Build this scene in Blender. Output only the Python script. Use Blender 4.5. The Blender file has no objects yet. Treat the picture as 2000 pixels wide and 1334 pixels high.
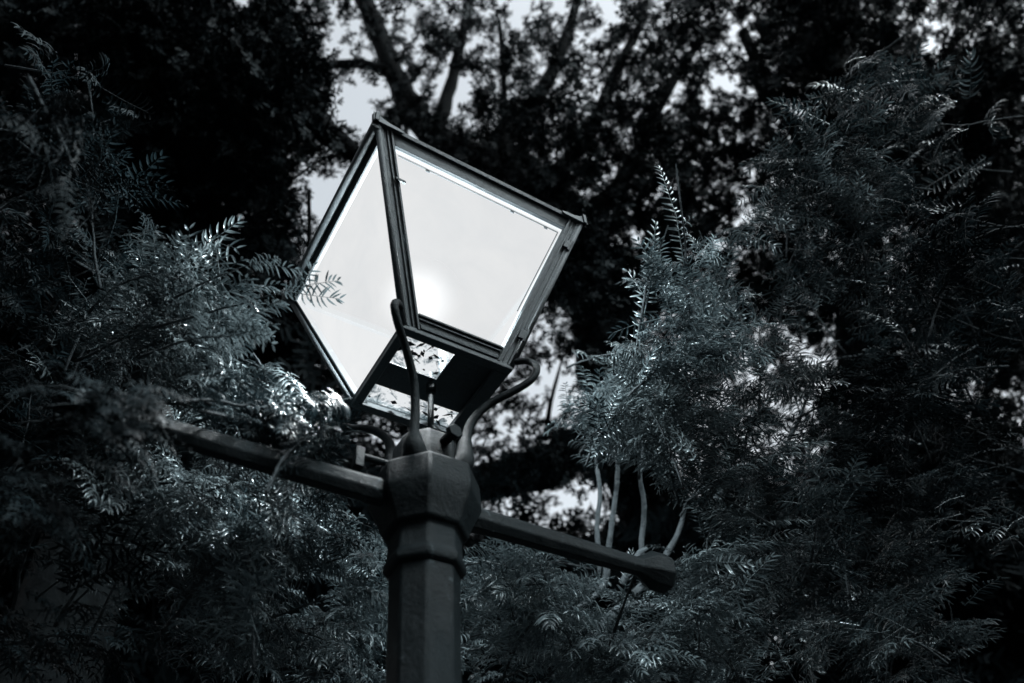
import bpy, math, random
import numpy as np
from mathutils import Vector, Matrix
R = math.radians
rng = np.random.default_rng(11)
random.seed(5)
sc = bpy.context.scene
COL = sc.collection

# ------------------------------------------------------------------ camera
FPX, PITCH, ROLL = 1495.97, .83369, -.11258
CAMZ = 1.6
_r = np.array([1, 0, 0.]); FW = np.array([0, math.cos(PITCH), math.sin(PITCH)]); _u = np.cross(_r, FW)
RT = _r*math.cos(ROLL)+_u*math.sin(ROLL); UP = -_r*math.sin(ROLL)+_u*math.cos(ROLL)
cd = bpy.data.cameras.new('camera'); cam = bpy.data.objects.new('camera', cd); COL.objects.link(cam)
M = Matrix([(RT[i], UP[i], -FW[i], (0, 0, CAMZ)[i]) for i in range(3)]+[(0, 0, 0, 1)])
cam.matrix_world = M
cd.sensor_width = 36; cd.lens = FPX/2000*36; cd.clip_start = .05; cd.clip_end = 3000
cd.dof.use_dof = True; cd.dof.focus_distance = 1.6; cd.dof.aperture_fstop = 2.3; cd.dof.aperture_blades = 0
sc.camera = cam

def at(px, py, d):
    """a point of the place seen in direction (px,py) at depth d metres"""
    px = np.asarray(px, float); py = np.asarray(py, float); d = np.asarray(d, float)
    v = FW+((px-1000)/FPX)[..., None]*RT-((py-667)/FPX)[..., None]*UP
    return v*d[..., None]+np.array([0, 0, CAMZ])
def A(px, py, d): return Vector(at(px, py, d))

# ------------------------------------------------------------------ objects
def empty(name, loc, label=None, cat=None, group=None, rz=0):
    o = bpy.data.objects.new(name, None); COL.objects.link(o); o.location = loc; o.rotation_euler = (0, 0, rz)
    o.empty_display_size = .1
    if label: o['label'] = label
    if cat: o['category'] = cat
    if group: o['group'] = group
    return o
def mesh_obj(name, V, Fc, mat, parent=None, smooth=False, world=False, attr=None):
    V = np.asarray(V, np.float32)
    if world and parent is not None: V = V-np.array(parent.location, np.float32)
    me = bpy.data.meshes.new(name)
    if isinstance(Fc, np.ndarray):
        n, k = Fc.shape
        me.vertices.add(len(V)); me.vertices.foreach_set('co', V.ravel())
        me.loops.add(n*k); me.loops.foreach_set('vertex_index', Fc.astype(np.int32).ravel())
        me.polygons.add(n); me.polygons.foreach_set('loop_start', np.arange(0, n*k, k, dtype=np.int32))
        me.update(calc_edges=True)
        me.polygons.foreach_set('use_smooth', np.full(n, smooth))
    else:
        me.from_pydata([tuple(map(float, v)) for v in V], [], Fc)
        for p in me.polygons: p.use_smooth = smooth
    if attr is not None:
        a = me.attributes.new('shade', 'FLOAT', 'POINT'); a.data.foreach_set('value', np.asarray(attr, np.float32))
    me.materials.append(mat)
    o = bpy.data.objects.new(name, me); COL.objects.link(o)
    if parent is not None: o.parent = parent
    return o
class MB:
    def __init__(s): s.v = []; s.f = []
    def add(s, vs, fs):
        n = len(s.v); s.v += [Vector(v) for v in vs]; s.f += [tuple(i+n for i in f) for f in fs]
    def box(s, c, sz, M=None):
        vs = [Vector((c[0]+sx*sz[0]/2, c[1]+sy*sz[1]/2, c[2]+sz_*sz[2]/2)) for sx in(-1, 1) for sy in(-1, 1) for sz_ in(-1, 1)]
        if M: vs = [M @ v for v in vs]
        s.add(vs, [(0, 1, 3, 2), (4, 6, 7, 5), (0, 4, 5, 1), (2, 3, 7, 6), (0, 2, 6, 4), (1, 5, 7, 3)])
    def beam(s, a, b, w1, w2, up):
        """box from a to b, w1 across `up`, w2 along `up`"""
        a = Vector(a); b = Vector(b); d = (b-a).normalized(); u = Vector(up); u = (u-d*u.dot(d)).normalized(); t = d.cross(u)
        vs = [p+t*(i*w1/2)+u*(j*w2/2) for p in(a, b) for i in(-1, 1) for j in(-1, 1)]
        s.add(vs, [(0, 1, 3, 2), (4, 6, 7, 5), (0, 4, 5, 1), (2, 3, 7, 6), (0, 2, 6, 4), (1, 5, 7, 3)])
    def lathe(s, prof, n=8, off=R(22.5), c=(0, 0)):
        m = len(prof)
        vs = [(c[0]+r*math.cos(off+2*math.pi*k/n), c[1]+r*math.sin(off+2*math.pi*k/n), z) for r, z in prof for k in range(n)]
        fs = [(i*n+k, i*n+(k+1) % n, (i+1)*n+(k+1) % n, (i+1)*n+k) for i in range(m-1) for k in range(n)]
        fs += [tuple(range(n))[::-1], tuple((m-1)*n+k for k in range(n))]
        s.add(vs, fs)
    def tube(s, pts, rad, n=10, cap=True):
        pts = [Vector(p) for p in pts]; m = len(pts)
        if not hasattr(rad, '__len__'): rad = [rad]*m
        t = (pts[1]-pts[0]).normalized(); u = t.orthogonal().normalized(); vs = []
        for i, p in enumerate(pts):
            t = (pts[min(i+1, m-1)]-pts[max(i-1, 0)]).normalized(); u = (u-t*u.dot(t)).normalized(); w = t.cross(u)
            vs += [p+(u*math.cos(2*math.pi*k/n)+w*math.sin(2*math.pi*k/n))*rad[i] for k in range(n)]
        fs = [(i*n+k, i*n+(k+1) % n, (i+1)*n+(k+1) % n, (i+1)*n+k) for i in range(m-1) for k in range(n)]
        if cap: fs += [tuple(range(n))[::-1], tuple((m-1)*n+k for k in range(n))]
        s.add(vs, fs)
    def build(s, name, mat, parent=None, smooth=False, bevel=0, seg=2):
        o = mesh_obj(name, s.v, s.f, mat, parent, smooth)
        if bevel:
            b = o.modifiers.new('bevel', 'BEVEL'); b.width = bevel; b.segments = seg; b.limit_method = 'ANGLE'; b.angle_limit = R(30)
            for p in o.data.polygons: p.use_smooth = True
            try:
                o.data.set_sharp_from_angle(angle=R(30))
            except Exception: pass
        return o
def spline(pts, n=6):
    """Catmull-Rom through points (any dimension)"""
    P = [np.array(p, float) for p in pts]; P = [2*P[0]-P[1]]+P+[2*P[-1]-P[-2]]; out = []
    for i in range(1, len(P)-2):
        for k in range(n):
            t = k/n; a, b, c, d = P[i-1:i+3]
            out.append(.5*((2*b)+(c-a)*t+(2*a-5*b+4*c-d)*t*t+(3*b-a-3*c+d)*t**3))
    out.append(P[-2]); return out

# ------------------------------------------------------------------ materials
def mat(name):
    m = bpy.data.materials.new(name); m.use_nodes = True; nt = m.node_tree; b = nt.nodes['Principled BSDF']; return m, nt, b
def ramp(nt, src, stops):
    r = nt.nodes.new('ShaderNodeValToRGB'); e = r.color_ramp.elements
    while len(e) < len(stops): e.new(.5)
    for el, (p, c) in zip(e, stops): el.position = p; el.color = (*c, 1)
    nt.links.new(src, r.inputs[0]); return r
def noise(nt, scale, detail=4, rough=.6, coord='Object', dist=0):
    tc = nt.nodes.new('ShaderNodeTexCoord'); n = nt.nodes.new('ShaderNodeTexNoise')
    n.inputs['Scale'].default_value = scale; n.inputs['Detail'].default_value = detail; n.inputs['Roughness'].default_value = rough
    n.inputs['Distortion'].default_value = dist
    nt.links.new(tc.outputs[coord], n.inputs['Vector']); return n
def bump(nt, b, src, strength, dist=.002):
    bp = nt.nodes.new('ShaderNodeBump'); bp.inputs['Strength'].default_value = strength; bp.inputs['Distance'].default_value = dist
    nt.links.new(src, bp.inputs['Height']); nt.links.new(bp.outputs[0], b.inputs['Normal'])

def paint_mat(name='old_black_paint', k=1., spec=.11):
    m, nt, b = mat(name)
    n1 = noise(nt, 14, 6, .65); n2 = noise(nt, 130, 6, .8); n3 = noise(nt, 22, 7, .8, dist=.8)
    c = ramp(nt, n1.outputs[0], [(.3, (.0009*k, .0022*k, .0028*k)), (.7, (.0038*k, .0070*k, .0084*k))])
    flake = ramp(nt, n3.outputs[0], [(.60, (0, 0, 0)), (.64, (1, 1, 1))])
    mx = nt.nodes.new('ShaderNodeMixRGB'); mx.inputs[2].default_value = (.048, .062, .068, 1)
    fs = nt.nodes.new('ShaderNodeMath'); fs.operation = 'MULTIPLY'; fs.inputs[1].default_value = .8
    nt.links.new(flake.outputs[0], fs.inputs[0]); nt.links.new(fs.outputs[0], mx.inputs[0])
    if k > 2:
        for el, col in zip(c.color_ramp.elements, ((.012, .0150, .0165, 1), (.036, .0435, .048, 1))): el.color = col
    nt.links.new(c.outputs[0], mx.inputs[1]); nt.links.new(mx.outputs[0], b.inputs['Base Color'])
    rr = ramp(nt, n1.outputs[0], [(.3, (.38,)*3), (.75, (.62,)*3)]); nt.links.new(rr.outputs[0], b.inputs['Roughness'])
    ad = nt.nodes.new('ShaderNodeMath'); ad.operation = 'MULTIPLY_ADD'; ad.inputs[1].default_value = .6
    nt.links.new(n2.outputs[0], ad.inputs[0]); nt.links.new(n3.outputs[0], ad.inputs[2])
    bump(nt, b, ad.outputs[0], .8, .004)
    b.inputs['Specular IOR Level'].default_value = spec; b.inputs['Specular Tint'].default_value = (.86, .96, 1, 1)
    return m
def bark_mat(name, dark, light, sc_=18):
    m, nt, b = mat(name)
    n = noise(nt, sc_, 7, .7, dist=.8); c = ramp(nt, n.outputs[0], [(.3, dark), (.72, light)])
    nt.links.new(c.outputs[0], b.inputs['Base Color']); b.inputs['Roughness'].default_value = .85
    b.inputs['Specular IOR Level'].default_value = .05
    bump(nt, b, n.outputs[0], .9, .02); return m
def leaf_mat(name, dark, light, rough=.36, spec=.6, trans=.12):
    m, nt, b = mat(name)
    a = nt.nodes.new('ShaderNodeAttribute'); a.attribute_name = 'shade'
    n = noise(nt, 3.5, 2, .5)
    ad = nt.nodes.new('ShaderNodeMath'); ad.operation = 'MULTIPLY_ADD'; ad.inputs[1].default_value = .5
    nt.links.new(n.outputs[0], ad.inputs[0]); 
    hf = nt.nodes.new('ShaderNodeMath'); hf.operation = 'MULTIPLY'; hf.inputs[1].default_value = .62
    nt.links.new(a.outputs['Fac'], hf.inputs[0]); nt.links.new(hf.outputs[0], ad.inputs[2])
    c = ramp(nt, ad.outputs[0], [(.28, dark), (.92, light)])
    nt.links.new(c.outputs[0], b.inputs['Base Color'])
    b.inputs['Roughness'].default_value = rough; b.inputs['Specular IOR Level'].default_value = spec; b.inputs['Specular Tint'].default_value = (.82, .95, 1, 1)
    if trans:
        tr = nt.nodes.new('ShaderNodeBsdfTranslucent'); mx = nt.nodes.new('ShaderNodeMixShader'); mx.inputs[0].default_value = trans
        nt.links.new(c.outputs[0], tr.inputs[0]); out = nt.nodes['Material Output']
        nt.links.new(b.outputs[0], mx.inputs[1]); nt.links.new(tr.outputs[0], mx.inputs[2]); nt.links.new(mx.outputs[0], out.inputs[0])
    return m
LEAK = .09
def opal_mat():
    """lit opal pane: glows evenly, slightly uneven grime near its edges"""
    m, nt, b = mat('lit_opal_glass')
    n = noise(nt, 9, 5, .6, dist=.4)
    c = ramp(nt, n.outputs[0], [(.25, (.80, .82, .835)), (.70, (.88, .89, .895))])
    b.inputs['Base Color'].default_value = (0, 0, 0, 1); b.inputs['Roughness'].default_value = .6; b.inputs['Specular IOR Level'].default_value = 0
    nt.links.new(c.outputs[0], b.inputs['Emission Color']); b.inputs['Emission Strength'].default_value = 1.0
    t = nt.nodes.new('ShaderNodeBsdfTransparent'); mx = nt.nodes.new('ShaderNodeMixShader'); mx.inputs[0].default_value = LEAK
    nt.links.new(b.outputs[0], mx.inputs[1]); nt.links.new(t.outputs[0], mx.inputs[2]); nt.links.new(mx.outputs[0], nt.nodes['Material Output'].inputs[0])
    return m
def base_mat():
    m, nt, b = mat('patchy_glow_base_glass'); n = noise(nt, 46, 4, .65, dist=1.2); n2 = noise(nt, 14, 3, .6)
    a = nt.nodes.new('ShaderNodeMath'); a.operation = 'MULTIPLY_ADD'; a.inputs[1].default_value = .6; nt.links.new(n2.outputs[0], a.inputs[0])
    h = nt.nodes.new('ShaderNodeMath'); h.operation = 'MULTIPLY'; h.inputs[1].default_value = .62; nt.links.new(n.outputs[0], h.inputs[0]); nt.links.new(h.outputs[0], a.inputs[2])
    c = ramp(nt, a.outputs[0], [(.49, (.02, .035, .04)), (.56, (.28, .33, .36)), (.63, (.78, .81, .83))])  # bright and dark patches put into the glow, like light through leaves
    nt.links.new(c.outputs[0], b.inputs['Emission Color']); b.inputs['Emission Strength'].default_value = 1; b.inputs['Base Color'].default_value = (.02, .025, .027, 1)
    t = nt.nodes.new('ShaderNodeBsdfTransparent'); mx = nt.nodes.new('ShaderNodeMixShader'); mx.inputs[0].default_value = .035
    nt.links.new(b.outputs[0], mx.inputs[1]); nt.links.new(t.outputs[0], mx.inputs[2]); nt.links.new(mx.outputs[0], nt.nodes['Material Output'].inputs[0])
    return m
def glass_mat():
    m, nt, b = mat('thin_clear_glass')
    g = nt.nodes.new('ShaderNodeBsdfGlossy'); g.inputs['Roughness'].default_value = .03
    t = nt.nodes.new('ShaderNodeBsdfTransparent'); t.inputs[0].default_value = (.93, .95, .96, 1)
    fr = nt.nodes.new('ShaderNodeFresnel'); fr.inputs[0].default_value = 1.45
    mx = nt.nodes.new('ShaderNodeMixShader'); nt.links.new(fr.outputs[0], mx.inputs[0])
    nt.links.new(t.outputs[0], mx.inputs[1]); nt.links.new(g.outputs[0], mx.inputs[2])
    nt.links.new(mx.outputs[0], nt.nodes['Material Output'].inputs[0]); return m
PAINT = paint_mat(); PAINTL = paint_mat('glare_lightened_paint', 6.5, .25); OPAL = opal_mat(); BASE = base_mat(); GLASS = glass_mat()  # the lantern's paint copy is lightened in colour to carry lamp glare
BARK = bark_mat('dark_yew_bark', (.0012, .0018, .0021), (.0045, .0062, .0070))
PALE = bark_mat('pale_young_bark', (.08, .10, .11), (.20, .24, .26), 40)
TWIG = bark_mat('twig_bark', (.02, .025, .028), (.07, .085, .092), 60)
LEAF = leaf_mat('yew_needles', (.003, .0068, .0082), (.088, .114, .122), .27, .65, .18)
LEAF_LIT = leaf_mat('lit_yew_needles', (.018, .030, .035), (.17, .22, .235), .27, .8, .28)  # paler needle copy with lamplight put into its colour
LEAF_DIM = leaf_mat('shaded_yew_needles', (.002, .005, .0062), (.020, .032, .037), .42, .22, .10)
LEAF_DARK = leaf_mat('darkened_yew_leaves', (.0018, .0042, .0053), (.0048, .0098, .0120), .6, .08, .0)  # leaf copy with shade in its colour, for far crowns and dark near boughs

# ------------------------------------------------------------------ street lamp
LX, LY, LZ0, YAW = -.1631, 1.0305, CAMZ+1.0387, .62948
BH, BB, BT = .4086, .1112, .25
lamp = empty('street_lamp', (LX, LY, 0), 'lit four-sided lantern on an octagonal post with a ladder bar', 'street lamp', rz=YAW)
def Lp(x, y, z): return Vector((x, y, LZ0+z))
SG = [(-1, -1), (1, -1), (1, 1), (-1, 1)]
def corner(i, t, k=0):
    h = BB+(BT-BB)*t+k; return Lp(SG[i][0]*h, SG[i][1]*h, BH*t)
# post (8 mm off the lantern axis: it leans a little)
OFF = Matrix.Rotation(-YAW, 3, 'Z') @ Vector((-.008, 0, 0)); oc = (OFF.x, OFF.y)
def zz(z): return LZ0+z
m = MB(); m.lathe([(.16, 0), (.16, .10), (.145, .13), (.145, .62), (.125, .68), (.085, .74), (.07, .80), (.058, .88), (.0525, .95), (.0525, zz(-.56)), (.0550, zz(-.405))], c=oc)
post = m.build('post', PAINT, lamp, bevel=.004)
m = MB(); m.lathe([(.0545, zz(-.412)), (.0640, zz(-.404)), (.0650, zz(-.392)), (.0600, zz(-.386)), (.0585, zz(-.352)), (.0590, zz(-.346)),
                   (.0690, zz(-.341)), (.0715, zz(-.333)), (.0790, zz(-.315)), (.0930, zz(-.287)), (.0935, zz(-.279)), (.0915, zz(-.238)), (.0850, zz(-.232)), (.055, zz(-.231))], c=oc)
m.build('collar', PAINT, lamp, bevel=.0035)
m = MB(); m.lathe([(.060, zz(-.2325)), (.062, zz(-.222)), (.058, zz(-.165)), (.050, zz(-.150)), (.020, zz(-.146))], n=8, c=oc)
m.build('socket', PAINT, lamp, bevel=.004)
# ladder bar
for s in (-1, 1):
    m = MB()
    secs = [(.07, .020, .023), (.12, .018, .0215), (.30, .0165, .020), (.430, .0145, .0175), (.447, .022, .026), (.462, .031, .035), (.494, .032, .036), (.502, .026, .030)]
    vs = []; 
    for d, hw, hh in secs:
        for k in range(8):
            a = R(22.5+45*k); vs.append((oc[0]*(1-min(1, d*3))+s*d, hw*1.08*math.cos(a), zz(-.281)+hh*1.08*math.sin(a)))
    n = len(secs); fs = [(i*8+k, i*8+(k+1) % 8, (i+1)*8+(k+1) % 8, (i+1)*8+k) for i in range(n-1) for k in range(8)]
    fs += [tuple(range(8)), tuple((n-1)*8+k for k in range(8))]
    if s < 0: fs = [f[::-1] for f in fs]
    m.add(vs, fs); m.build('ladder_bar', PAINT, lamp, bevel=.002)
# scroll brackets, one to each lantern corner
for i in range(4):
    az = math.atan2(SG[i][1], SG[i][0]); c, s_ = math.cos(az), math.sin(az)
    prof = [(.050, -.222, .021), (.066, -.205, .019), (.068, -.165, .0125), (.078, -.118, .0098), (.110, -.084, .0095), (.155, -.066, .009), (.193, -.046, .0085), (.206, -.018, .0082), (.190, .004, .008), (.163, .010, .007)]
    if i == 0: prof = [(.050, -.222, .021), (.066, -.205, .019), (.072, -.180, .0115), (.076, -.131, .0098), (.097, -.080, .0095), (.141, -.045, .009), (.185, -.026, .0088), (.206, -.004, .0086), (.194, .020, .0085), (.170, .030, .0075)]
    sp = spline(prof, 5); m = MB(); m.tube([(c*r_+oc[0]*max(0, 1-(z+.22)*7), s_*r_+oc[1]*max(0, 1-(z+.22)*7), zz(z)) for r_, z, _ in sp], [q[2]*(.84 if q[2] < .012 else 1)*(1+.03*math.sin(9*k_)) for k_, q in enumerate(sp)], 12)
    br = m.build('scroll_bracket', PAINT, lamp, smooth=True)
# domed bosses and tap on the socket
def rad_tube(az, r0, r1, z, rad, name, tip=None):
    m = MB(); c, s_ = math.cos(az), math.sin(az)
    prof = [(r0, rad), (r1-.003, rad), (r1, rad*.7)]
    m.tube([(oc[0]+c*q, oc[1]+s_*q, zz(z)) for q, _ in prof], [q[1] for q in prof], 12); return m
azb = R(-90)+.12
m = rad_tube(azb, .045, .080, -.180, .009, ''); m.tube([(oc[0]+math.cos(azb)*q, oc[1]+math.sin(azb)*q, zz(-.180)) for q in (.079, .090)], [.015, .014], 6)
m.build('bolt', PAINT, lamp, bevel=.001)
azb = R(180)
m = rad_tube(azb, .05, .118, -.216, .006, ''); m.box((oc[0]-.122, oc[1], zz(-.222)), (.016, .014, .040)); m.build('tap', PAINT, lamp, bevel=.003)
m = MB(); m.tube([Lp(.0, .0, -.15), Lp(.0, .0, .03)], .0058, 10); m.tube([Lp(0, 0, -.02), Lp(0, 0, .0)], .010, 8)
m.build('gas_pipe', PAINT, lamp, smooth=True)

# lantern frame: each side = two stiles, top rail, bottom rail around an opening, glass set in
def face_axes(i, j):
    a, b, c_ = corner(i, 0), corner(j, 0), corner(i, 1); mid = (corner(i, .5)+corner(j, .5))/2
    n = (b-a).cross(c_-a).normalized()
    if n.dot(Vector((mid.x, mid.y, 0))) < 0: n = -n
    return n
def fp(i, j, t, w, k=0):
    """point on the face i-j at height fraction t, w metres in from stile i (negative: from stile j), pushed out by k"""
    a, b = corner(i, t), corner(j, t); d = (b-a).normalized()
    return (a+d*w if w >= 0 else b+d*w)+face_axes(i, j)*k
frame = MB(); trim = MB()
def plate(mb, q, n, th):
    q = [Vector(v) for v in q]; qi = [v-n*th for v in q]
    mb.add(q+qi, [(0, 1, 2, 3), (7, 6, 5, 4), (0, 4, 5, 1), (1, 5, 6, 2), (2, 6, 7, 3), (3, 7, 4, 0)])
faces = [(0, 1, .033, .033, .1057, .0808, OPAL), (1, 2, .020, .020, .11, .06, OPAL), (2, 3, .020, .020, .11, .06, OPAL), (3, 0, .0035, .003, .105, .0246, OPAL)]
for (i, j, wi, wj, it, ib, gm) in faces:
    n = face_axes(i, j); mb = MB(); th = .012
    # stiles
    plate(mb, [fp(i, j, 0, .0), fp(i, j, 0, wi), fp(i, j, 1, wi), fp(i, j, 1, .0)], n, th)
    plate(mb, [fp(i, j, 0, -wj), fp(i, j, 0, -.0001), fp(i, j, 1, -.0001), fp(i, j, 1, -wj)], n, th)
    e = .0002
    plate(mb, [fp(i, j, 0, wi+e), fp(i, j, 0, -wj-e), fp(i, j, ib, -wj-e), fp(i, j, ib, wi+e)], n, th)
    plate(mb, [fp(i, j, 1-it, wi+e), fp(i, j, 1-it, -wj-e), fp(i, j, 1, -wj-e), fp(i, j, 1, wi+e)], n, th)
    mb.build('side_frame', PAINTL if i in (0, 3) else PAINT, lamp, bevel=.0012)
    g = MB(); g.add([fp(i, j, ib-.01, max(.001, wi-.003), -.004), fp(i, j, ib-.01, -wj+.003 if wj > .004 else -wj, -.004), fp(i, j, 1-it+.01, -wj, -.004), fp(i, j, 1-it+.01, wi, -.004)], [(0, 1, 2, 3)])
    g.build('pane', gm, lamp)
    # stepped mouldings along the stiles and rails
    mo = MB()
    if gm is OPAL and i == 0:
        for w0, w1, k in((.004, .010, .004), (.017, .021, .003), (.026, .0315, .0045)):
            for sgn in(1, -1):
                qs = [(0.0, w0), (0.0, w1), (1, w1), (1, w0)]
                plate(mo, [fp(i, j, t, sgn*w, k) for t, w in qs], n, k+.0005)
        for t0, t1, k in((.008, .026, .005), (.050, .058, .003), (1-.030, 1-.006, .006), (.068, .0785, .0045), (1-.103, 1-.092, .0045)):
            plate(mo, [fp(i, j, t0, .0325, k), fp(i, j, t0, -.0325, k), fp(i, j, t1, -.0325, k), fp(i, j, t1, .0325, k)], n, k+.0005)
        mo.build('moulding', PAINTL, lamp, bevel=.0012)
        # thin inner lead line and clips over the glass
        ld = MB(); plate(ld, [fp(i, j, 1-.141, .040, -.0015), fp(i, j, 1-.141, -.040, -.0015), fp(i, j, 1-.1365, -.040, -.0015), fp(i, j, 1-.1365, .040, -.0015)], n, .0015)
        plate(ld, [fp(i, j, .30, -.0405, -.0015), fp(i, j, .30, -.0385, -.0015), fp(i, j, .86, -.0385, -.0015), fp(i, j, .86, -.0405, -.0015)], n, .0015)
        ld.build('glazing_bead', PAINTL, lamp)
        for w in(.10, .30, .385):
            cl = MB(); plate(cl, [fp(i, j, 1-.152, w, -.001), fp(i, j, 1-.152, w+.008, -.001), fp(i, j, 1-.141, w+.008, -.001), fp(i, j, 1-.141, w, -.001)], n, .002)
            cl.build('glazing_clip', PAINTL, lamp)
        for t in(.15, .77):
            hg = MB(); plate(hg, [fp(i, j, t, -.017, .009), fp(i, j, t, -.001, .009), fp(i, j, t+.045, -.001, .009), fp(i, j, t+.045, -.017, .009)], n, .006)
            hg.tube([fp(i, j, t-.012, -.002, .006), fp(i, j, t+.06, -.002, .006)], .0042, 8)
            hg.build('hinge', PAINTL, lamp, bevel=.001)
        lt = MB(); plate(lt, [fp(i, j, .70, .020, .010), fp(i, j, .70, .042, .010), fp(i, j, .713, .042, .010), fp(i, j, .713, .020, .010)], n, .006)
        lt.build('latch', PAINTL, lamp, bevel=.001)
# round top rails, corner rods
for i in range(4):
    j = (i+1) % 4; m = MB(); a, b = corner(i, .955, .006), corner(j, .955, .006)
    m.tube([a, b], .011, 12)
    if i == 3: m.build('top_rail', PAINTL, lamp, smooth=True)
    m = MB(); m.tube([corner(i, 0.0, .0005), corner(i, 1, .0005)], .0065, 10); m.build('corner_rod', PAINTL, lamp, smooth=True)
# bottom ring and tray
m = MB(); z0 = -.004; w = .017; B = BB+.003
for (x0, x1, y0, y1) in((-B, B, -B, -B+w), (-B, B, B-w, B), (-B, -B+w, -B+w, B-w), (B-w-.012, B, -B+w, B-w)):
    m.box(((x0+x1)/2, (y0+y1)/2, zz(z0)), (x1-x0, y1-y0, .012))
m.build('bottom_ring', PAINTL, lamp, bevel=.0015)
def bq(u0, u1, v0, v1):
    x0, x1, y0, y1 = [-BB+2*BB*q for q in(u0, u1, v0, v1)]; m.box(((x0+x1)/2, (y0+y1)/2, zz(.006)), (x1-x0, y1-y0, .003))
m = MB(); bq(.02, .98, .44, .72); bq(.52, .98, .02, .4395); m.tube([(0.03, .0, zz(.008)), (.03, .0, zz(.12))], .012, 12)
m.build('gear_tray', PAINTL, lamp)
m = MB(); h_ = BB-.004; m.add([(-h_, -h_, zz(.0105)), (h_, -h_, zz(.0105)), (h_, h_, zz(.0105)), (-h_, h_, zz(.0105))], [(0, 1, 2, 3)]); m.build('base_pane', BASE, lamp)
# dead needles and leaf scraps caught on the base pane
m = MB()
for _ in range(45):
    cx_, cy_ = (rng.uniform(-.10, .0), rng.uniform(-.095, -.02)) if rng.random() < .55 else (rng.uniform(-.10, .09), rng.uniform(.05, .098))
    a = rng.uniform(0, 6.28); l = rng.uniform(.003, .030); w_ = rng.uniform(.0006, .006); c_, s_ = math.cos(a), math.sin(a); z = zz(.0085)+rng.uniform(-.0004, .0004)
    k = rng.uniform(-.4, .4)*l
    m.add([(cx_-c_*l/2, cy_-s_*l/2, z), (cx_+s_*w_+c_*k*.3, cy_-c_*w_, z), (cx_+c_*l/2, cy_+s_*l/2, z), (cx_-s_*w_, cy_+c_*w_+k*.2, z)], [(0, 1, 2, 3)])
o = m.build('leaf_scraps', LEAF_DARK, lamp); o['kind'] = 'stuff'
# the bulb, drawn as an added soft ball of glow standing in for bloom
gm_, gnt, gb = mat('bulb_bloom_ball'); ge = gnt.nodes.new('ShaderNodeEmission'); ge.inputs[0].default_value = (.97, .99, 1, 1)
lw = gnt.nodes.new('ShaderNodeLayerWeight'); lw.inputs[0].default_value = .5
p1 = gnt.nodes.new('ShaderNodeMath'); p1.operation = 'SUBTRACT'; p1.inputs[0].default_value = 1; gnt.links.new(lw.outputs['Facing'], p1.inputs[1])
p2 = gnt.nodes.new('ShaderNodeMath'); p2.operation = 'POWER'; p2.inputs[1].default_value = 4.2; gnt.links.new(p1.outputs[0], p2.inputs[0])
p3 = gnt.nodes.new('ShaderNodeMath'); p3.operation = 'MULTIPLY'; p3.inputs[1].default_value = 2.3; gnt.links.new(p2.outputs[0], p3.inputs[0]); gnt.links.new(p3.outputs[0], ge.inputs[1])
gt = gnt.nodes.new('ShaderNodeBsdfTransparent'); gx = gnt.nodes.new('ShaderNodeAddShader')
gnt.links.new(ge.outputs[0], gx.inputs[0]); gnt.links.new(gt.outputs[0], gx.inputs[1]); gnt.links.new(gx.outputs[0], gnt.nodes['Material Output'].inputs[0])
m = MB(); rad_ = .088; pr = [(max(.0004, rad_*math.sin(math.pi*k/24)), zz(.165)-rad_*math.cos(math.pi*k/24)) for k in range(25)]
m.lathe(pr, 40, 0, (-.055, -.055)); m.build('bulb', gm_, lamp, smooth=True)
sm, snt, sb = mat('blackout_matt'); sn = noise(snt, 20, 3); sr = ramp(snt, sn.outputs[0], [(.3, (.0002, .0003, .0003)), (.7, (.0006, .0007, .0008))])
snt.links.new(sr.outputs[0], sb.inputs['Base Color']); sb.inputs['Roughness'].default_value = 1; sb.inputs['Specular IOR Level'].default_value = 0
m = MB(); h_ = BT-.022; m.box((0, 0, zz(BH-.012)), (2*h_, 2*h_, .004)); m.build('blackout_sheet', sm, lamp)  # added black sheet hiding the lamplit roof underside behind the panes
# cornice, roof, crests
m = MB(); e = BT-.004
vs = []
for h, z in((BT-.02, BH), (e, BH), (e-.001, BH+.006), (e-.004, BH+.010), (e-.03, BH+.034), (.10, BH+.19), (.10, BH+.23), (.075, BH+.25), (.02, BH+.30)):
    vs += [(sx*h, sy*h, zz(z)) for sx, sy in SG]
fs = [(i*4+k, i*4+(k+1) % 4, (i+1)*4+(k+1) % 4, (i+1)*4+k) for i in range(8) for k in range(4)]+[(3, 2, 1, 0), (32, 33, 34, 35)]
m.add(vs, fs); m.build('roof', PAINT, lamp, bevel=.002)
m = MB(); m.lathe([(.015, zz(BH+.295)), (.03, zz(BH+.32)), (.012, zz(BH+.345)), (.026, zz(BH+.375)), (.004, zz(BH+.42))], 16); m.build('finial', PAINTL, lamp, smooth=True)
for i in range(4):
    # leaf-like crest that wraps each roof corner
    m = MB(); sx, sy = SG[i]
    for ax in(0, 1):
        prof = [(-.002, .0), (.060, .0), (.064, .012), (.050, .020), (.034, .022), (.018, .034), (.006, .052), (-.004, .060)]
        pts = []
        for d, z in prof:
            q = [sx*(BT+.007), sy*(BT+.007)]; q[ax] -= (sx, sy)[ax]*d; pts.append(Vector((q[0], q[1], zz(BH-.012+z*.5))))
        nrm = Vector((0, sy, 0)) if ax == 0 else Vector((sx, 0, 0))
        k = len(pts); bk = [p-nrm*.008 for p in pts]
        m.add(pts+bk, [tuple(range(k)), tuple(range(2*k-1, k-1, -1))]+[(a_, (a_+1) % k, k+(a_+1) % k, k+a_) for a_ in range(k)])
    m.build('corner_crest', PAINTL, lamp, bevel=.001)
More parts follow.
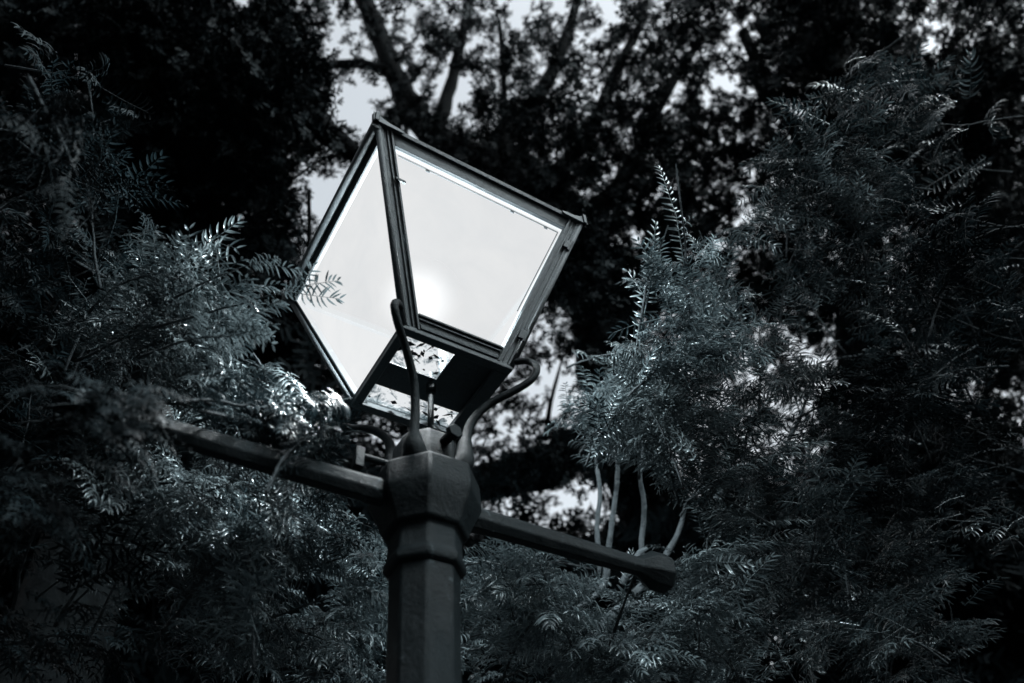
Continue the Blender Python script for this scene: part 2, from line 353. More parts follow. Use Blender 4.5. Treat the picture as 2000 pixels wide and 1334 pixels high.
# the lit mantle
ld = bpy.data.lights.new('lamp_light', 'POINT'); ld.energy = 620; ld.shadow_soft_size = .022; ld.color = (.92, .975, 1)
lo = bpy.data.objects.new('lamp_light', ld); COL.objects.link(lo); lo.parent = lamp; lo.location = (-.055, -.055, zz(.165))

# ------------------------------------------------------------------ needles and sprays
def twig_needles(L, n, nl, nw, seg, jit=1., tipr=.35, curl=1., fold=False):
    """needles for one straight twig along +x; returns (n*2, (seg+1)*2, 3) verts"""
    out = []
    s = np.linspace(.04, 1, n)
    for side in(-1, 1):
        for k in range(n):
            t = s[k]; x0 = t*L+rng.normal(0, L/n*.25)
            ln = nl*(.62+.38*math.sin(min(1, t*1.6)*math.pi/2))*(1-.5*max(0, (t-.72)/.28))*rng.uniform(.85, 1.12)
            phi = R(72)-R(38)*max(0, (t-.6)/.4)+rng.normal(0, .10*jit)
            el = rng.normal(.12, .16*jit); c = rng.uniform(.5, 1.25)*curl
            d = np.array([math.cos(phi)*math.cos(el), side*math.sin(phi)*math.cos(el), math.sin(el)])
            w = np.array([math.sin(phi), -side*math.cos(phi), 0.])
            w = w+np.array([0, 0, rng.normal(0, .25)]); w /= np.linalg.norm(w)
            p = np.array([x0, side*.0012, 0.]); ws = [.55, 1, .95, .7, .12] if seg == 4 else ([.6, 1, .8, .12] if seg == 3 else ([.8, 1, .15] if seg == 2 else [1, .55]))
            row = []
            for q in range(seg+1):
                hw = nw*.5*ws[q]; u_ = np.cross(w, d)*hw*.55; u_ = u_ if u_[2] > 0 else -u_; row += [p-w*hw-u_*.4, p+u_*.6, p+w*hw-u_*.4] if fold else [p-w*hw, p+w*hw]
                p = p+d*ln/seg
                d = d+np.array([.06, 0, -c/seg]); d /= np.linalg.norm(d)
            out.append(row)
    return np.array(out)
def spray_template(L, side_n, sideL, gap, nl, nw, seg, twig_r, jit=1., curl=1., fold=False):
    """a flat yew spray: axis twig + side twigs with two ranks of needles; returns verts, quads, is_wood"""
    V = []; Q = []; W = []
    nv = 0
    def add_needles(N, Mx):
        nonlocal nv
        k, m_, _ = N.shape; P = N.reshape(-1, 3) @ Mx[:3, :3].T+Mx[:3, 3]
        base = (np.arange(k)*m_)[:, None, None]
        if fold:
            s_ = (np.arange(m_//3-1)*3)[None, :, None]
            q = np.concatenate([base+s_+np.array([0, 1, 4, 3])[None, None, :], base+s_+np.array([1, 2, 5, 4])[None, None, :]], 1)
        else:
            s_ = np.arange(m_//2-1)[None, :, None]*2; q = base+s_+np.array([0, 1, 3, 2])[None, None, :]
        V.append(P); Q.append((q.reshape(-1, 4)+nv)); W.append(np.zeros(len(P))); nv += len(P)
    def add_twig(pts, r0, r1):
        nonlocal nv
        n = len(pts); vs = []
        for i, p in enumerate(pts):
            r_ = r0+(r1-r0)*i/(n-1)
            vs += [p+np.array([0, r_*math.cos(a), r_*math.sin(a)]) for a in(.5, .5+2*math.pi/3, .5+4*math.pi/3)]
        q = [[i*3+k, i*3+(k+1) % 3, i*3+3+(k+1) % 3, i*3+3+k] for i in range(n-1) for k in range(3)]
        V.append(np.array(vs)); Q.append(np.array(q)+nv); W.append(np.ones(len(vs))); nv += len(vs)
    add_needles(twig_needles(L, max(4, int(L/gap)), nl, nw, seg, jit, curl=curl, fold=fold), np.eye(4))
    add_twig([np.array([t*L, 0, 0.]) for t in(0, .5, 1)], twig_r, twig_r*.5)
    for k in range(side_n):
        t = (k+.6)/(side_n+.7); sd = 1 if k % 2 else -1; a = sd*R(rng.uniform(38, 58)); l = sideL*(1.1-.6*t)*rng.uniform(.75, 1.15)
        ti = rng.normal(0, .2); Rz = np.array(Matrix.Rotation(a, 3, 'Z') @ Matrix.Rotation(rng.normal(.08, .2), 3, 'Y') @ Matrix.Rotation(ti, 3, 'X'))
        Mx = np.eye(4); Mx[:3, :3] = Rz; Mx[:3, 3] = [t*L, 0, 0]
        add_needles(twig_needles(l, max(4, int(l/gap)), nl*.95, nw, seg, jit, curl=curl, fold=fold), Mx)
        add_twig([np.array([t*L, 0, 0.])+Rz @ np.array([q*l, 0, 0]) for q in(0, 1)], twig_r*.7, twig_r*.35)
    V = np.vstack(V); Q = np.vstack(Q); W = np.concatenate(W)
    # whole spray arches over: droop grows with x
    V[:, 2] -= .9*V[:, 0]**2/L*.35
    return V.astype(np.float32), Q.astype(np.int64), W.astype(np.float32)
NEAR = [spray_template(rng.uniform(.08, .16), int(rng.integers(0, 3)), .06, .0108, .034, .0047, 3, .0013, curl=1.8, fold=True) for _ in range(14)]
LEADER = [spray_template(.26, 1, .07, .0120, .033, .0040, 4, .0022, curl=2.4, fold=True) for _ in range(3)]
MID = [spray_template(rng.uniform(.09, .17), int(rng.integers(0, 3)), .07, .0100, .031, .0042, 3, .0015, curl=1.5) for _ in range(7)]
FAR = [spray_template(rng.uniform(.07, .13), int(rng.integers(1, 4)), .06, .0085, .025, .0075, 1, .003, 3.0) for _ in range(7)]
COARSE = [spray_template(rng.uniform(.35, .5), 5, .24, .030, .075, .022, 1, .005, 2.2) for _ in range(5)]

def frames(D, N):
    """orthonormal frames with x along D and z near N"""
    D = D/np.linalg.norm(D, axis=1, keepdims=True); Z = N-D*(N*D).sum(1, keepdims=True); Z /= np.linalg.norm(Z, axis=1, keepdims=True)+1e-9
    Y = np.cross(Z, D); return np.stack([D, Y, Z], axis=2)
def scatter(name, T, P, D, N, S, mat_, parent, shade=None, wood_too=True, label=None):
    """instances the templates T at P and writes ONE mesh (one bough's foliage)"""
    n = len(P); F3 = frames(D, N); ti = rng.integers(0, len(T), n); Vs, Qs, As = [], [], []; nv = 0
    if shade is None: shade = rng.uniform(0, 1, n)
    for i in range(n):
        V, Q, W = T[ti[i]]; flip = -1 if rng.random() < .5 else 1
        v = (V*np.array([1, flip, 1], np.float32)*S[i]) @ F3[i].T.astype(np.float32)+P[i].astype(np.float32)
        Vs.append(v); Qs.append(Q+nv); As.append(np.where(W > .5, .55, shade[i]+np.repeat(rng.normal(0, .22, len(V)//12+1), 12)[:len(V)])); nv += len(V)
    o = mesh_obj(name, np.vstack(Vs), np.vstack(Qs), mat_, parent, True, True, np.concatenate(As))
    if label: o['label'] = label
    return o
def rand_dir(n, base, spread):
    v = np.asarray(base, float)+rng.normal(0, spread, (n, 3)); return v/np.linalg.norm(v, axis=1, keepdims=True)

def bough(tree, start, end, T, n, size=1., sag=.05, r0=.006, lmat=LEAF, upb=.25, spread=.45, wood=TWIG, shade=None, label=None, tight=.06, tip=True):
    """a bough of a tree: a bent woody branch (part) and its needles (sub-part)"""
    a = np.array(start, float); b = np.array(end, float); L = np.linalg.norm(b-a); ax = (b-a)/L
    side = np.cross(ax, [0, 0, 1]); side /= np.linalg.norm(side)+1e-9
    bend = rng.normal(0, .06)*L; K = 9; t = np.linspace(0, 1, K)[:, None]
    pts = a+(b-a)*t+side*bend*np.sin(t*math.pi)+np.array([0, 0, 1])*sag*L*4*t*(1-t)+rng.normal(0, .006*L, (K, 3))*np.minimum(1, t*4)
    m = MB(); m.tube([Vector(p)-tree.location for p in pts], list(np.linspace(r0, r0*.3, K)), 7)
    bo = m.build('bough', wood, tree, smooth=True)
    u = rng.uniform(.08, 1, n)**.8; u[:2 if tip else 0] = 1.
    idx = np.clip((u*(K-1)).astype(int), 0, K-2); fr = (u*(K-1)-idx)[:, None]
    P = pts[idx]*(1-fr)+pts[idx+1]*fr
    P = P+rng.normal(0, tight*L*.5, (n, 3))*np.array([1, 1, .7])
    tang = pts[idx+1]-pts[idx]; tang /= np.linalg.norm(tang, axis=1, keepdims=True)
    sgn = np.where(rng.random(n) < .5, -1, 1)[:, None]*rng.uniform(.2, 1.2, (n, 1)); sgn[:1] = 0
    D = tang+side*sgn+np.array([0, 0, upb])+rng.normal(0, spread*.5, (n, 3))
    N = np.array([0, 0, 1.])+rng.normal(0, .38, (n, 3))
    S = rng.uniform(.75, 1.2, n)*size
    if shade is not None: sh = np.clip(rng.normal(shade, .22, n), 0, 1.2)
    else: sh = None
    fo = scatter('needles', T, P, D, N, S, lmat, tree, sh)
    if label: bo['label'] = label
    fo.parent = bo
    return bo

def limb(tree, pts, radii, mat_=BARK, name='limb', n=12, sub=5, rough=.06):
    sp = spline([tuple(p)+(r_,) for p, r_ in zip(pts, radii)], sub)
    m = MB(); loc = tree.location
    m.tube([Vector(q[:3])-loc+Vector(rng.normal(0, abs(q[3])*rough, 3)) for q in sp], [abs(q[3])*(1+rng.normal(0, .05)) for q in sp], n)
    return m.build(name, mat_, tree, smooth=True)

def tree_at(name, x, y, label, group=None):
    return empty(name, (x, y, 0), label, 'tree', group)

# foliage density of the far canopy over the view (9 closed .. 0 open sky)
GRID = ["98886676544555678979", "99997645445555678989", "99998546665666568899", "99998536777777788888", "99997549999988888888",
        "99999888999899898899", "99999997556668877899", "99999998555567877799", "99999998556677888899", "99999999665568889999",
        "99999999966668899999", "99999999999999989999", "99999899999999799999"]
GR = np.array([[int(c) for c in r_] for r_ in GRID], float)
def dens(px, py):
    x = np.clip((px-50)/100, 0, 18.999); y = np.clip((py-50)/100, 0, 11.999); i = x.astype(int); j = y.astype(int); fx = x-i; fy = y-j
    return ((GR[j, i]*(1-fx)+GR[j, i+1]*fx)*(1-fy)+(GR[j+1, i]*(1-fx)+GR[j+1, i+1]*fx)*fy)/9
HOLES = [(690, 205, 48, 62, .97), (650, 75, 26, 24, .7), (620, 370, 50, 60, .93), (890, 175, 34, 40, .9), (905, 235, 22, 22, .7), (1090, 640, 38, 33, .55), (1075, 770, 42, 48, .5), (1115, 720, 30, 25, .5),
         (990, 850, 40, 35, .6), (1020, 985, 60, 35, .6), (1130, 985, 40, 60, .6), (1095, 1040, 40, 25, .5), (740, 880, 50, 60, .9), (765, 905, 40, 40, .8),
         (1420, 100, 34, 26, .7), (1540, 240, 30, 24, .8), (1590, 690, 30, 20, .5), (1810, 15, 30, 20, .95), (1805, 80, 22, 20, .8), (1400, 170, 26, 36, .75), (1330, 640, 20, 25, .5), (1500, 1215, 45, 20, .8), (508, 1215, 22, 35, .7),
         (350, 0, 24, 24, .6), (720, 20, 24, 24, .5), (1230, 90, 26, 22, .6), (1020, 20, 30, 30, .6), (470, 8, 40, 20, .6)]
def open_at(px, py):
    k = np.ones_like(px)
    for cx, cy, rx, ry, s in HOLES:
        d2 = ((px-cx)/rx)**2+((py-cy)/ry)**2; k *= 1-s*np.clip(1.6-d2, 0, 1)
    return k
def project(P):
    q = P-np.array([0, 0, CAMZ]); w = q @ FW; return 1000+FPX*(q @ RT)/w, 667-FPX*(q @ UP)/w
def canopy(tree, boxes, T, lmat, dlo, dhi, size=1., power=1.6, shade=.3, dm=2.0):
    """boxes: (cx,cy,rx,ry,n) clumps of the crown, each ONE part 'crown'"""
    for (cx, cy, rx, ry, n) in boxes:
        n = int(n*(dm if T is FAR else 1))
        a = rng.uniform(0, 2*math.pi, n); q = np.sqrt(rng.uniform(0, 1, n)); px = cx+rx*q*np.cos(a); py = cy+ry*q*np.sin(a); d = rng.uniform(dlo, dhi, n)
        D = rand_dir(n, (0, -.2, -.05), .7); L = .12*size
        P = at(px, py, d); mx, my = project(P+D*L)
        keep = rng.random(n) < dens(mx, my)**power*open_at(mx, my); keep &= rng.random(n) < .25+.75*open_at(px, py)
        # leave the space around the lamp post free
        P, D = P[keep], D[keep]; k = len(P)
        if k < 3: continue
        N = np.array([0, 0, 1.])+rng.normal(0, .5, (k, 3)); S = rng.uniform(.7, 1.3, k)*size
        sh = np.clip(rng.normal(shade, .2, k), 0, 1)
        scatter('crown', T, P, D, N, S, lmat, tree, sh)

# ---- tree behind the lamp: forked trunk, wide canopy overhead
g = 'yews behind the lamp'
tb = tree_at('yew_tree', 1.15, 4.2, 'big dark yew behind the lamp with a forked trunk and a low heavy limb')
limb(tb, [(1.15, 4.2, 0), (1.1, 4.1, 1.8), A(1262, 960, 4.9), A(1200, 720, 5.0), A(1150, 520, 5.1), A(1060, 380, 5.2), A(960, 300, 5.3)], [.34, .27, .23, .22, .20, .15, .12], name='trunk', n=16)
limb(tb, [A(1230, 850, 4.9), A(1130, 880, 4.75), A(1020, 925, 4.6), A(900, 945, 4.5), A(790, 930, 4.4)], [.17, .14, .12, .095, .06])
limb(tb, [A(1000, 330, 5.25), A(900, 300, 5.3), A(850, 265, 5.3), A(790, 190, 5.4), A(740, 70, 5.6), A(690, -60, 5.8)], [.13, .11, .10, .085, .075, .06])
limb(tb, [A(960, 300, 5.3), A(1000, 250, 5.4), A(1060, 175, 5.5), A(1110, 60, 5.7), A(1140, -60, 5.8)], [.10, .075, .055, .04, .03])
limb(tb, [A(850, 265, 5.3), A(880, 170, 5.5), A(905, 60, 5.6), A(930, -60, 5.8)], [.06, .045, .035, .03])
limb(tb, [A(1060, 375, 5.2), A(1150, 260, 5.4), A(1200, 150, 5.5), A(1260, 30, 5.7)], [.075, .055, .04, .03])
limb(tb, [A(1120, 460, 5.1), A(1230, 330, 5.3), A(1290, 200, 5.5), A(1380, 60, 5.7)], [.08, .055, .04, .03])
limb(tb, [A(760, 140, 5.45), A(700, 125, 5.5), A(560, 130, 5.6), A(430, 150, 5.6)], [.045, .035, .03, .02])
limb(tb, [A(980, 300, 5.0), A(985, 180, 5.1), A(975, 40, 5.2)], [.03, .022, .015])
limb(tb, [A(1065, 860, 4.6), A(1075, 790, 4.5), A(1098, 700, 4.4)], [.018, .014, .006])
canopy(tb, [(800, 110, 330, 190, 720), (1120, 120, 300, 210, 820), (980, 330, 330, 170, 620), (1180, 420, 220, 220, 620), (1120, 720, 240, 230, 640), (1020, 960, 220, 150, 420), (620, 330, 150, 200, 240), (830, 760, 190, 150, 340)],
       FAR, LEAF_DARK, 3.9, 5.6, 1.15, dm=1.65)

canopy(tb, [(1150, 560, 90, 220, 150), (1080, 900, 150, 70, 120), (960, 930, 80, 50, 50)], FAR, LEAF_DARK, 3.3, 4.3, .9, power=.5, dm=2)
# ---- left background tree with a level limb
tl = tree_at('yew_tree', -1.75, 2.6, 'dark yew left of the lantern with a bent limb against the sky')
limb(tl, [(-1.75, 2.6, 0), (-1.7, 2.5, 2), A(330, 560, 4.1), A(400, 330, 4.2), A(440, 180, 4.3), A(500, 60, 4.5), A(560, -60, 4.6)], [.22, .18, .14, .12, .105, .09, .07], name='trunk', n=14)
limb(tl, [A(415, 285, 4.2), A(500, 255, 4.1), A(575, 232, 4.0), A(640, 262, 3.95), A(700, 305, 3.9), A(790, 345, 3.9)], [.09, .08, .075, .062, .05, .03])
limb(tl, [A(420, 230, 4.2), A(380, 90, 4.3), A(400, -40, 4.4)], [.05, .04, .03])
limb(tl, [A(500, 60, 4.5), A(400, 10, 4.3), A(330, -40, 4.3)], [.045, .035, .03])
limb(tl, [A(602, 560, 3.1), A(603, 470, 3.1), A(604, 372, 3.1)], [.009, .008, .009], name='dead_twig', n=7)
limb(tl, [A(680, 300, 3.9), A(640, 262, 3.6), A(650, 215, 3.5)], [.01, .008, .004], n=6)
limb(tl, [A(560, 360, 3.8), A(600, 330, 3.8), A(640, 305, 3.8), A(665, 305, 3.8)], [.008, .007, .006, .004], n=6)
canopy(tl, [(150, 150, 260, 240, 1300), (420, 130, 200, 190, 1000), (420, 380, 200, 190, 1000), (560, 250, 130, 150, 620), (150, 450, 260, 220, 900)], FAR, LEAF_DARK, 3.3, 4.8, 1.1, 1.2)

# ---- right background tree
tr = tree_at('yew_tree', 3.4, 3.6, 'dense dark yew at the far right with its crown against the sky')
limb(tr, [(3.4, 3.6, 0), (3.3, 3.5, 2.4), A(1720, 760, 5.4), A(1690, 500, 5.6), A(1640, 250, 5.8), A(1610, -50, 6)], [.28, .22, .18, .15, .12, .09], name='trunk', n=14)
limb(tr, [A(1690, 480, 5.6), A(1790, 300, 5.6), A(1880, 100, 5.8)], [.09, .07, .05])
limb(tr, [A(1670, 380, 5.7), A(1540, 240, 5.6), A(1450, 60, 5.8)], [.07, .05, .04])
canopy(tr, [(1450, 120, 260, 200, 700), (1750, 140, 300, 230, 1100), (1450, 420, 240, 210, 600), (1780, 480, 290, 260, 1000), (1500, 760, 260, 240, 520), (1850, 850, 240, 260, 1000), (1900, 1150, 200, 220, 800), (1930, 400, 110, 300, 500)], FAR, LEAF_DARK, 4.2, 6.0, 1.25, 1.4)

# ---- lower hedge of yews behind everything
th = tree_at('yew_tree', -.5, 6.2, 'broad low yew closing the view below the ladder bar')
limb(th, [(-.5, 6.2, 0), (-.45, 6.2, 2.4), (-.5, 6.0, 4.0)], [.25, .2, .1], name='trunk')
canopy(th, [(300, 800, 420, 260, 900), (300, 1150, 450, 260, 900), (900, 1200, 420, 190, 700), (1500, 1180, 460, 230, 800), (1880, 1150, 240, 240, 500)], COARSE, LEAF_DARK, 4.0, 6.3, 1.0, 2.0, .15)

# ---- near yews whose sprays are in focus
near_l = tree_at('yew_tree', -1.3, 1.6, 'yew at the left whose drooping sprays reach the lantern glass')
limb(near_l, [(-1.3, 1.6, 0), (-1.32, 1.55, 1.4), A(-350, 900, 1.9), A(-320, 500, 2.2), A(-300, 200, 2.6)], [.16, .13, .09, .07, .05], name='trunk', n=12)
def region(tree, n, cx, cy, rx, ry, dlo, dhi, ang, angs, lpx, T, k, **kw):
    kw.setdefault('r0', .0032); k = int(k*1.6); kw.setdefault('tight', .16)
    """n boughs whose tips end inside the ellipse; ang = picture direction of growth in degrees (0 right, 90 up)"""
    for _ in range(n):
        a = rng.uniform(0, 2*math.pi); q = math.sqrt(rng.uniform()); ex = cx+rx*q*math.cos(a); ey = cy+ry*q*math.sin(a); d = rng.uniform(dlo, dhi)
        th_ = R(rng.normal(ang, angs)); l = lpx*rng.uniform(.7, 1.2)
        bough(tree, A(ex-l*math.cos(th_), ey+l*math.sin(th_), d+rng.normal(.08, .1)), A(ex, ey, d), T, k, **kw)
region(near_l, 18, 380, 640, 100, 150, 1.3, 1.6, 15, 25, 200, NEAR, 7, size=.85, shade=.6, upb=.05)
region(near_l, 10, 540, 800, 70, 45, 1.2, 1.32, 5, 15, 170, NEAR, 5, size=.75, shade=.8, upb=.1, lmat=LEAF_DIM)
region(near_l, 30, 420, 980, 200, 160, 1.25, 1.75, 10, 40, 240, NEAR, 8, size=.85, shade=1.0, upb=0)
region(near_l, 26, 590, 1150, 180, 170, 1.3, 1.8, 20, 40, 240, NEAR, 8, size=.85, shade=.35, lmat=LEAF_LIT, upb=0)
region(near_l, 14, 150, 560, 150, 230, 1.4, 2.2, 20, 40, 240, MID, 7, size=.95, shade=.3, upb=0, lmat=LEAF_DARK)
region(near_l, 5, 300, 520, 80, 130, 1.5, 1.9, 20, 40, 200, MID, 6, size=.8, shade=.1, upb=0)
region(near_l, 12, 130, 1100, 150, 220, 1.1, 1.9, 20, 40, 240, MID, 8, size=.95, shade=.5, upb=0, lmat=LEAF_DARK)
bough(near_l, A(300, 640, 1.3), A(555, 570, 1.3), NEAR, 4, size=.7, shade=.5, r0=.003, tight=.01, spread=.2)
bough(near_l, A(270, 700, 1.25), A(450, 655, 1.22), NEAR, 5, size=.8, shade=.7, r0=.003, tight=.02, spread=.2)
bough(near_l, A(330, 590, 1.35), A(490, 520, 1.3), NEAR, 2, size=.6, shade=.7, r0=.003, tight=.01, spread=.2)
region(near_l, 6, 610, 830, 50, 30, 1.18, 1.26, 25, 20, 120, NEAR, 4, size=.6, shade=.8, upb=.1, lmat=LEAF_DIM)
# out of focus sprays close to the lens
near_c = tree_at('yew_tree', -1.1, .75, 'nearest yew, its dark blurred sprays filling the left edge')
limb(near_c, [(-1.1, .75, 0), (-1.1, .75, 1.2), (-1.2, .75, 2.2), (-1.3, .7, 3.0)], [.12, .1, .08, .05], name='trunk', n=12)
region(near_c, 5, 70, 250, 110, 200, .9, 1.2, -20, 40, 260, MID, 5, size=.7, shade=.0, lmat=LEAF_DARK, upb=0)
region(near_l, 12, 245, 812, 110, 35, .94, 1.03, 5, 25, 160, NEAR, 3, size=.55, shade=.9, upb=0, lmat=LEAF_DARK, r0=.0018)
region(near_c, 5, 60, 950, 80, 260, .9, 1.2, 10, 40, 260, MID, 5, size=.7, shade=.1, lmat=LEAF_DARK, upb=0)

near_r = tree_at('yew_tree', 1.55, 1.9, 'yew at the right with pale upright stems and two tall curled leaders')
limb(near_r, [(1.55, 1.9, 0), (1.55, 1.95, 1.5), A(2280, 900, 2.6), A(2250, 500, 2.9), A(2200, 150, 3.2)], [.17, .14, .11, .08, .05], name='trunk', n=12)
def leader(tree, pts, d, size=1., sh=.9, T=LEADER, n=2, label=None):
    P = [A(x, y, d) for x, y in pts]; L = [(P[i+1]-P[i]).length for i in range(len(P)-1)]
    m = MB(); m.tube([p-tree.location for p in P], list(np.linspace(.0035, .0016, len(P))), 7); bo = m.build('leader_shoot', TWIG, tree, smooth=True)
    tot = (P[-1]-P[0]); base = P[-1]-tot.normalized()*min(tot.length, .25*size)
    nm = np.array(-FW)*.9+np.array([.2, 0, .35])
    fo = scatter('needles', T, np.array([base]*1), np.array([tot]), np.array([nm]), np.array([size]), LEAF_LIT, tree, np.array([sh])); fo.parent = bo
    if label: bo['label'] = label
leader(near_r, [(1345, 620), (1338, 470), (1320, 320)], 1.75, .95, label='tallest curled leader shoot')
leader(near_r, [(1240, 700), (1262, 560), (1305, 440)], 1.7, 1.1)
leader(near_r, [(1405, 560), (1380, 490), (1365, 450)], 1.75, .55)
leader(near_r, [(1190, 1260), (1215, 1190), (1245, 1105)], 1.45, .65, .6)
leader(near_r, [(1580, 1130), (1590, 1060), (1605, 960)], 1.8, .75, .4)
region(near_r, 14, 1340, 620, 110, 100, 1.6, 1.85, 100, 45, 170, NEAR, 7, size=.8, shade=.45, lmat=LEAF_LIT, upb=.1)
region(near_r, 14, 1290, 760, 90, 110, 1.6, 1.9, 110, 50, 170, NEAR, 7, size=.8, shade=.85, upb=.1)
region(near_r, 12, 1215, 790, 60, 60, 1.8, 2.15, 110, 50, 130, NEAR, 6, size=.85, shade=.5, lmat=LEAF_LIT, upb=.1)
region(near_r, 24, 1500, 820, 200, 200, 1.65, 2.1, 100, 50, 200, NEAR, 7, size=.85, shade=.6, upb=.1)
region(near_r, 16, 1620, 420, 150, 150, 1.8, 2.2, 120, 50, 200, NEAR, 7, size=.85, shade=.3, upb=.1)
region(near_r, 10, 1720, 230, 120, 100, 1.9, 2.3, 110, 50, 200, NEAR, 7, size=.9, shade=.15, upb=.1)
region(near_r, 20, 1820, 780, 180, 330, 1.8, 2.6, 110, 50, 220, MID, 7, size=.95, shade=.7, upb=.1, lmat=LEAF_DARK)
region(near_r, 20, 1620, 1130, 240, 170, 1.5, 2.2, 130, 50, 220, MID, 8, size=.9, shade=.3, upb=.1)
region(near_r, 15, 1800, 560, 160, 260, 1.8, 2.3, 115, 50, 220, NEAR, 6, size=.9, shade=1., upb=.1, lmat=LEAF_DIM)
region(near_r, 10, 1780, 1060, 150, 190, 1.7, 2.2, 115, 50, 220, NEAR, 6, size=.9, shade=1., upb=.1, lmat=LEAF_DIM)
region(near_l, 9, 150, 260, 140, 150, 1.6, 2.2, 10, 40, 220, NEAR, 5, size=.95, shade=1., upb=0, lmat=LEAF_DARK)
for pts, r_ in(([(1172, 1120), (1166, 1030), (1172, 960), (1164, 900), (1170, 850)], 5.5), ([(1180, 1150), (1190, 1060), (1198, 1000), (1206, 930), (1206, 870), (1214, 810)], 6.5), ([(1262, 1150), (1253, 1070), (1258, 990), (1250, 930), (1254, 880), (1246, 840)], 6),
               ([(1716, 1010), (1728, 900), (1750, 750)], 3), ([(1755, 1020), (1765, 940), (1775, 850)], 3)):
    d = 2.25 if r_ > 4 else 2.0
    limb(near_r, [A(x, y, d) for x, y in pts], [r_*d/FPX*(1-.1*i) for i in range(len(pts))], PALE if r_ > 4 else TWIG, 'stem', 8)

near_b = tree_at('yew_tree', .55, 2.3, 'low yew under the ladder bar with pale crooked branches')
limb(near_b, [(.55, 2.3, 0), (.5, 2.25, 1.2), (.42, 2.2, 1.9), A(1100, 1330, 2.3)], [.10, .08, .05, .03], name='trunk', n=12)
for pts, r_ in(([(1150, 1250), (1190, 1205), (1235, 1180), (1290, 1185)], 12), ([(1184, 1100), (1184, 1130), (1160, 1165), (1120, 1190)], 8), ([(1215, 1140), (1245, 1085), (1265, 1070)], 10), ([(1240, 1160), (1290, 1100), (1325, 1040), (1340, 980)], 9), ([(1385, 985), (1410, 960), (1425, 945)], 8),
               ([(1575, 1080), (1610, 1105), (1630, 1130)], 6), ([(1540, 860), (1560, 820), (1580, 770)], 6), ([(1810, 1130), (1830, 1160), (1845, 1190)], 6)):
    limb(near_b, [A(x, y, 2.15) for x, y in pts], [r_*.85*2.15/FPX*(1, .9, .7, .4, .2)[i+(4-len(pts))] for i in range(len(pts))], PALE, 'crooked_branch', 9)
region(near_b, 26, 1040, 1180, 150, 120, 1.45, 1.95, 80, 50, 200, NEAR, 8, size=.8, shade=.75, lmat=LEAF_LIT, upb=.1)
region(near_b, 24, 1250, 1230, 180, 100, 1.4, 1.9, 80, 50, 200, NEAR, 8, size=.8, shade=.75, lmat=LEAF_LIT, upb=.1)
region(near_b, 12, 700, 1180, 80, 160, 1.45, 1.9, 70, 50, 180, NEAR, 7, size=.8, shade=.75, lmat=LEAF_LIT, upb=.1)
region(near_b, 14, 1420, 1120, 120, 120, 1.5, 2.0, 80, 50, 200, NEAR, 8, size=.8, shade=.8, upb=.1)

# ---- unseen yews added round the camera to block sky light, with a farther ring
def wood():
    n = 6500; az = rng.uniform(R(150), R(390), n); r_ = rng.uniform(4.2, 7.5, n); top = 4.2+1.2*np.sin(az*3)+.7*np.sin(az*7+1)
    gap = np.clip(1-np.abs(((np.degrees(az) % 360)-325)/26), 0, 1); top = top*(1-.45*gap)+1.0+3.5*np.clip(1-np.abs((np.degrees(az) % 360)-235)/70, 0, 1)**.5  # shaped for light: gap admits the sun, taller behind left to darken the post
    z = rng.uniform(0, 1, n)**.9*top
    k2 = 2600; a2 = rng.uniform(R(5), R(175), k2); az = np.concatenate([az, a2]); r_ = np.concatenate([r_, rng.uniform(10, 14, k2)]); z = np.concatenate([z, rng.uniform(0, 1, k2)*(4.6+1.2*np.sin(a2*5))]); n += k2
    P = np.stack([r_*np.cos(az), r_*np.sin(az), z], 1); D = rand_dir(n, (0, 0, -.1), .7); N = np.array([0, 0, 1.])+rng.normal(0, .5, (n, 3))
    o = scatter('light_blocking_yews', COARSE, P, D, N, rng.uniform(1.0, 1.6, n), LEAF_DARK, None, rng.uniform(0, .6, n)); o['kind'] = 'stuff'
    o['label'] = 'unseen dark mass of yews added all round the lamp to block sky light'; o['category'] = 'wood'
wood()
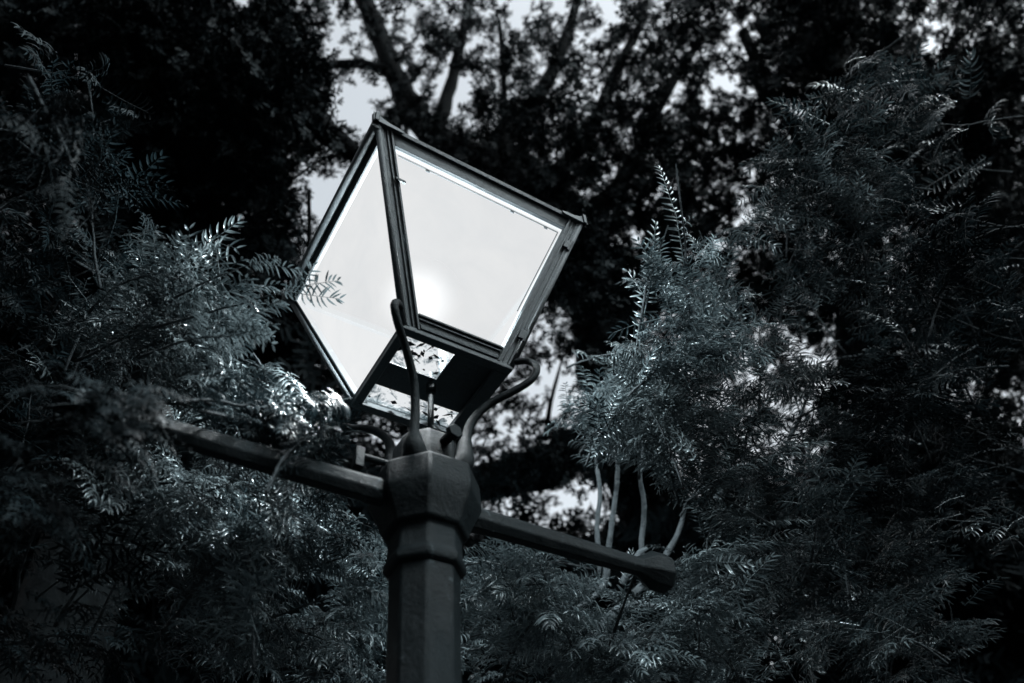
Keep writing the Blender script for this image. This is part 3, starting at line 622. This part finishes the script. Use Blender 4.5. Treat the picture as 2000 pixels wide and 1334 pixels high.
# ------------------------------------------------------------------ ground
m = MB(); n = 48; vs = [(0, 0, 0)]; 
rings = [1, 3, 8, 20, 60, 200, 900]
for q in rings:
    for k in range(n):
        a = 2*math.pi*k/n; vs.append((q*math.cos(a), q*math.sin(a), 0 if q < 60 else rng.normal(0, .2)))
fs = [(0, 1+k, 1+(k+1) % n) for k in range(n)]+[(1+i*n+k, 1+(i+1)*n+k, 1+(i+1)*n+(k+1) % n, 1+i*n+(k+1) % n) for i in range(len(rings)-1) for k in range(n)]
m.add(vs, fs)
gm, nt, b = mat('leaf_litter'); nn = noise(nt, 6, 8, .7); c = ramp(nt, nn.outputs[0], [(.3, (.025, .03, .032)), (.7, (.075, .085, .09))])
nt.links.new(c.outputs[0], b.inputs['Base Color']); b.inputs['Roughness'].default_value = .95; bump(nt, b, nn.outputs[0], .6, .03)
go = m.build('ground', gm); go['kind'] = 'structure'

# ------------------------------------------------------------------ sky and light
w = bpy.data.worlds.new('World'); sc.world = w; w.use_nodes = True; nt = w.node_tree; bg = nt.nodes['Background']
sky = nt.nodes.new('ShaderNodeTexSky'); sky.sky_type = 'NISHITA'; sky.sun_disc = False
SKYK = 2.4
SE, SR = R(44), R(124)
sky.sun_elevation = SE; sky.sun_rotation = SR; sky.air_density = 1.0; sky.dust_density = 3.0
hs = nt.nodes.new('ShaderNodeHueSaturation'); hs.inputs['Saturation'].default_value = .16; tn = nt.nodes.new('ShaderNodeMixRGB'); tn.blend_type = 'MULTIPLY'; tn.inputs[0].default_value = 1; tn.inputs[2].default_value = (.925, .975, .985, 1)
nt.links.new(hs.outputs[0], tn.inputs[1])
nt.links.new(sky.outputs[0], hs.inputs['Color']); nt.links.new(tn.outputs[0], bg.inputs[0]); bg.inputs[1].default_value = .15*SKYK
sl = bpy.data.lights.new('sun', 'SUN'); sl.energy = 3.2; sl.angle = R(10); sl.color = (.82, .95, 1)
so = bpy.data.objects.new('sun', sl); COL.objects.link(so)
d = Vector((math.sin(SR)*math.cos(SE), math.cos(SR)*math.cos(SE), math.sin(SE)))
so.rotation_euler = d.to_track_quat('Z', 'Y').to_euler()

sc.view_settings.view_transform = 'Standard'; sc.view_settings.look = 'None'; sc.view_settings.exposure = 0; sc.view_settings.gamma = 1
sc.render.engine = 'CYCLES'; sc.cycles.use_denoising = True; sc.cycles.max_bounces = 4; sc.cycles.diffuse_bounces = 2; sc.cycles.glossy_bounces = 2
sc.cycles.transparent_max_bounces = 8; sc.cycles.sample_clamp_indirect = 3; sc.cycles.caustics_reflective = False; sc.cycles.caustics_refractive = False
sc.render.film_transparent = False
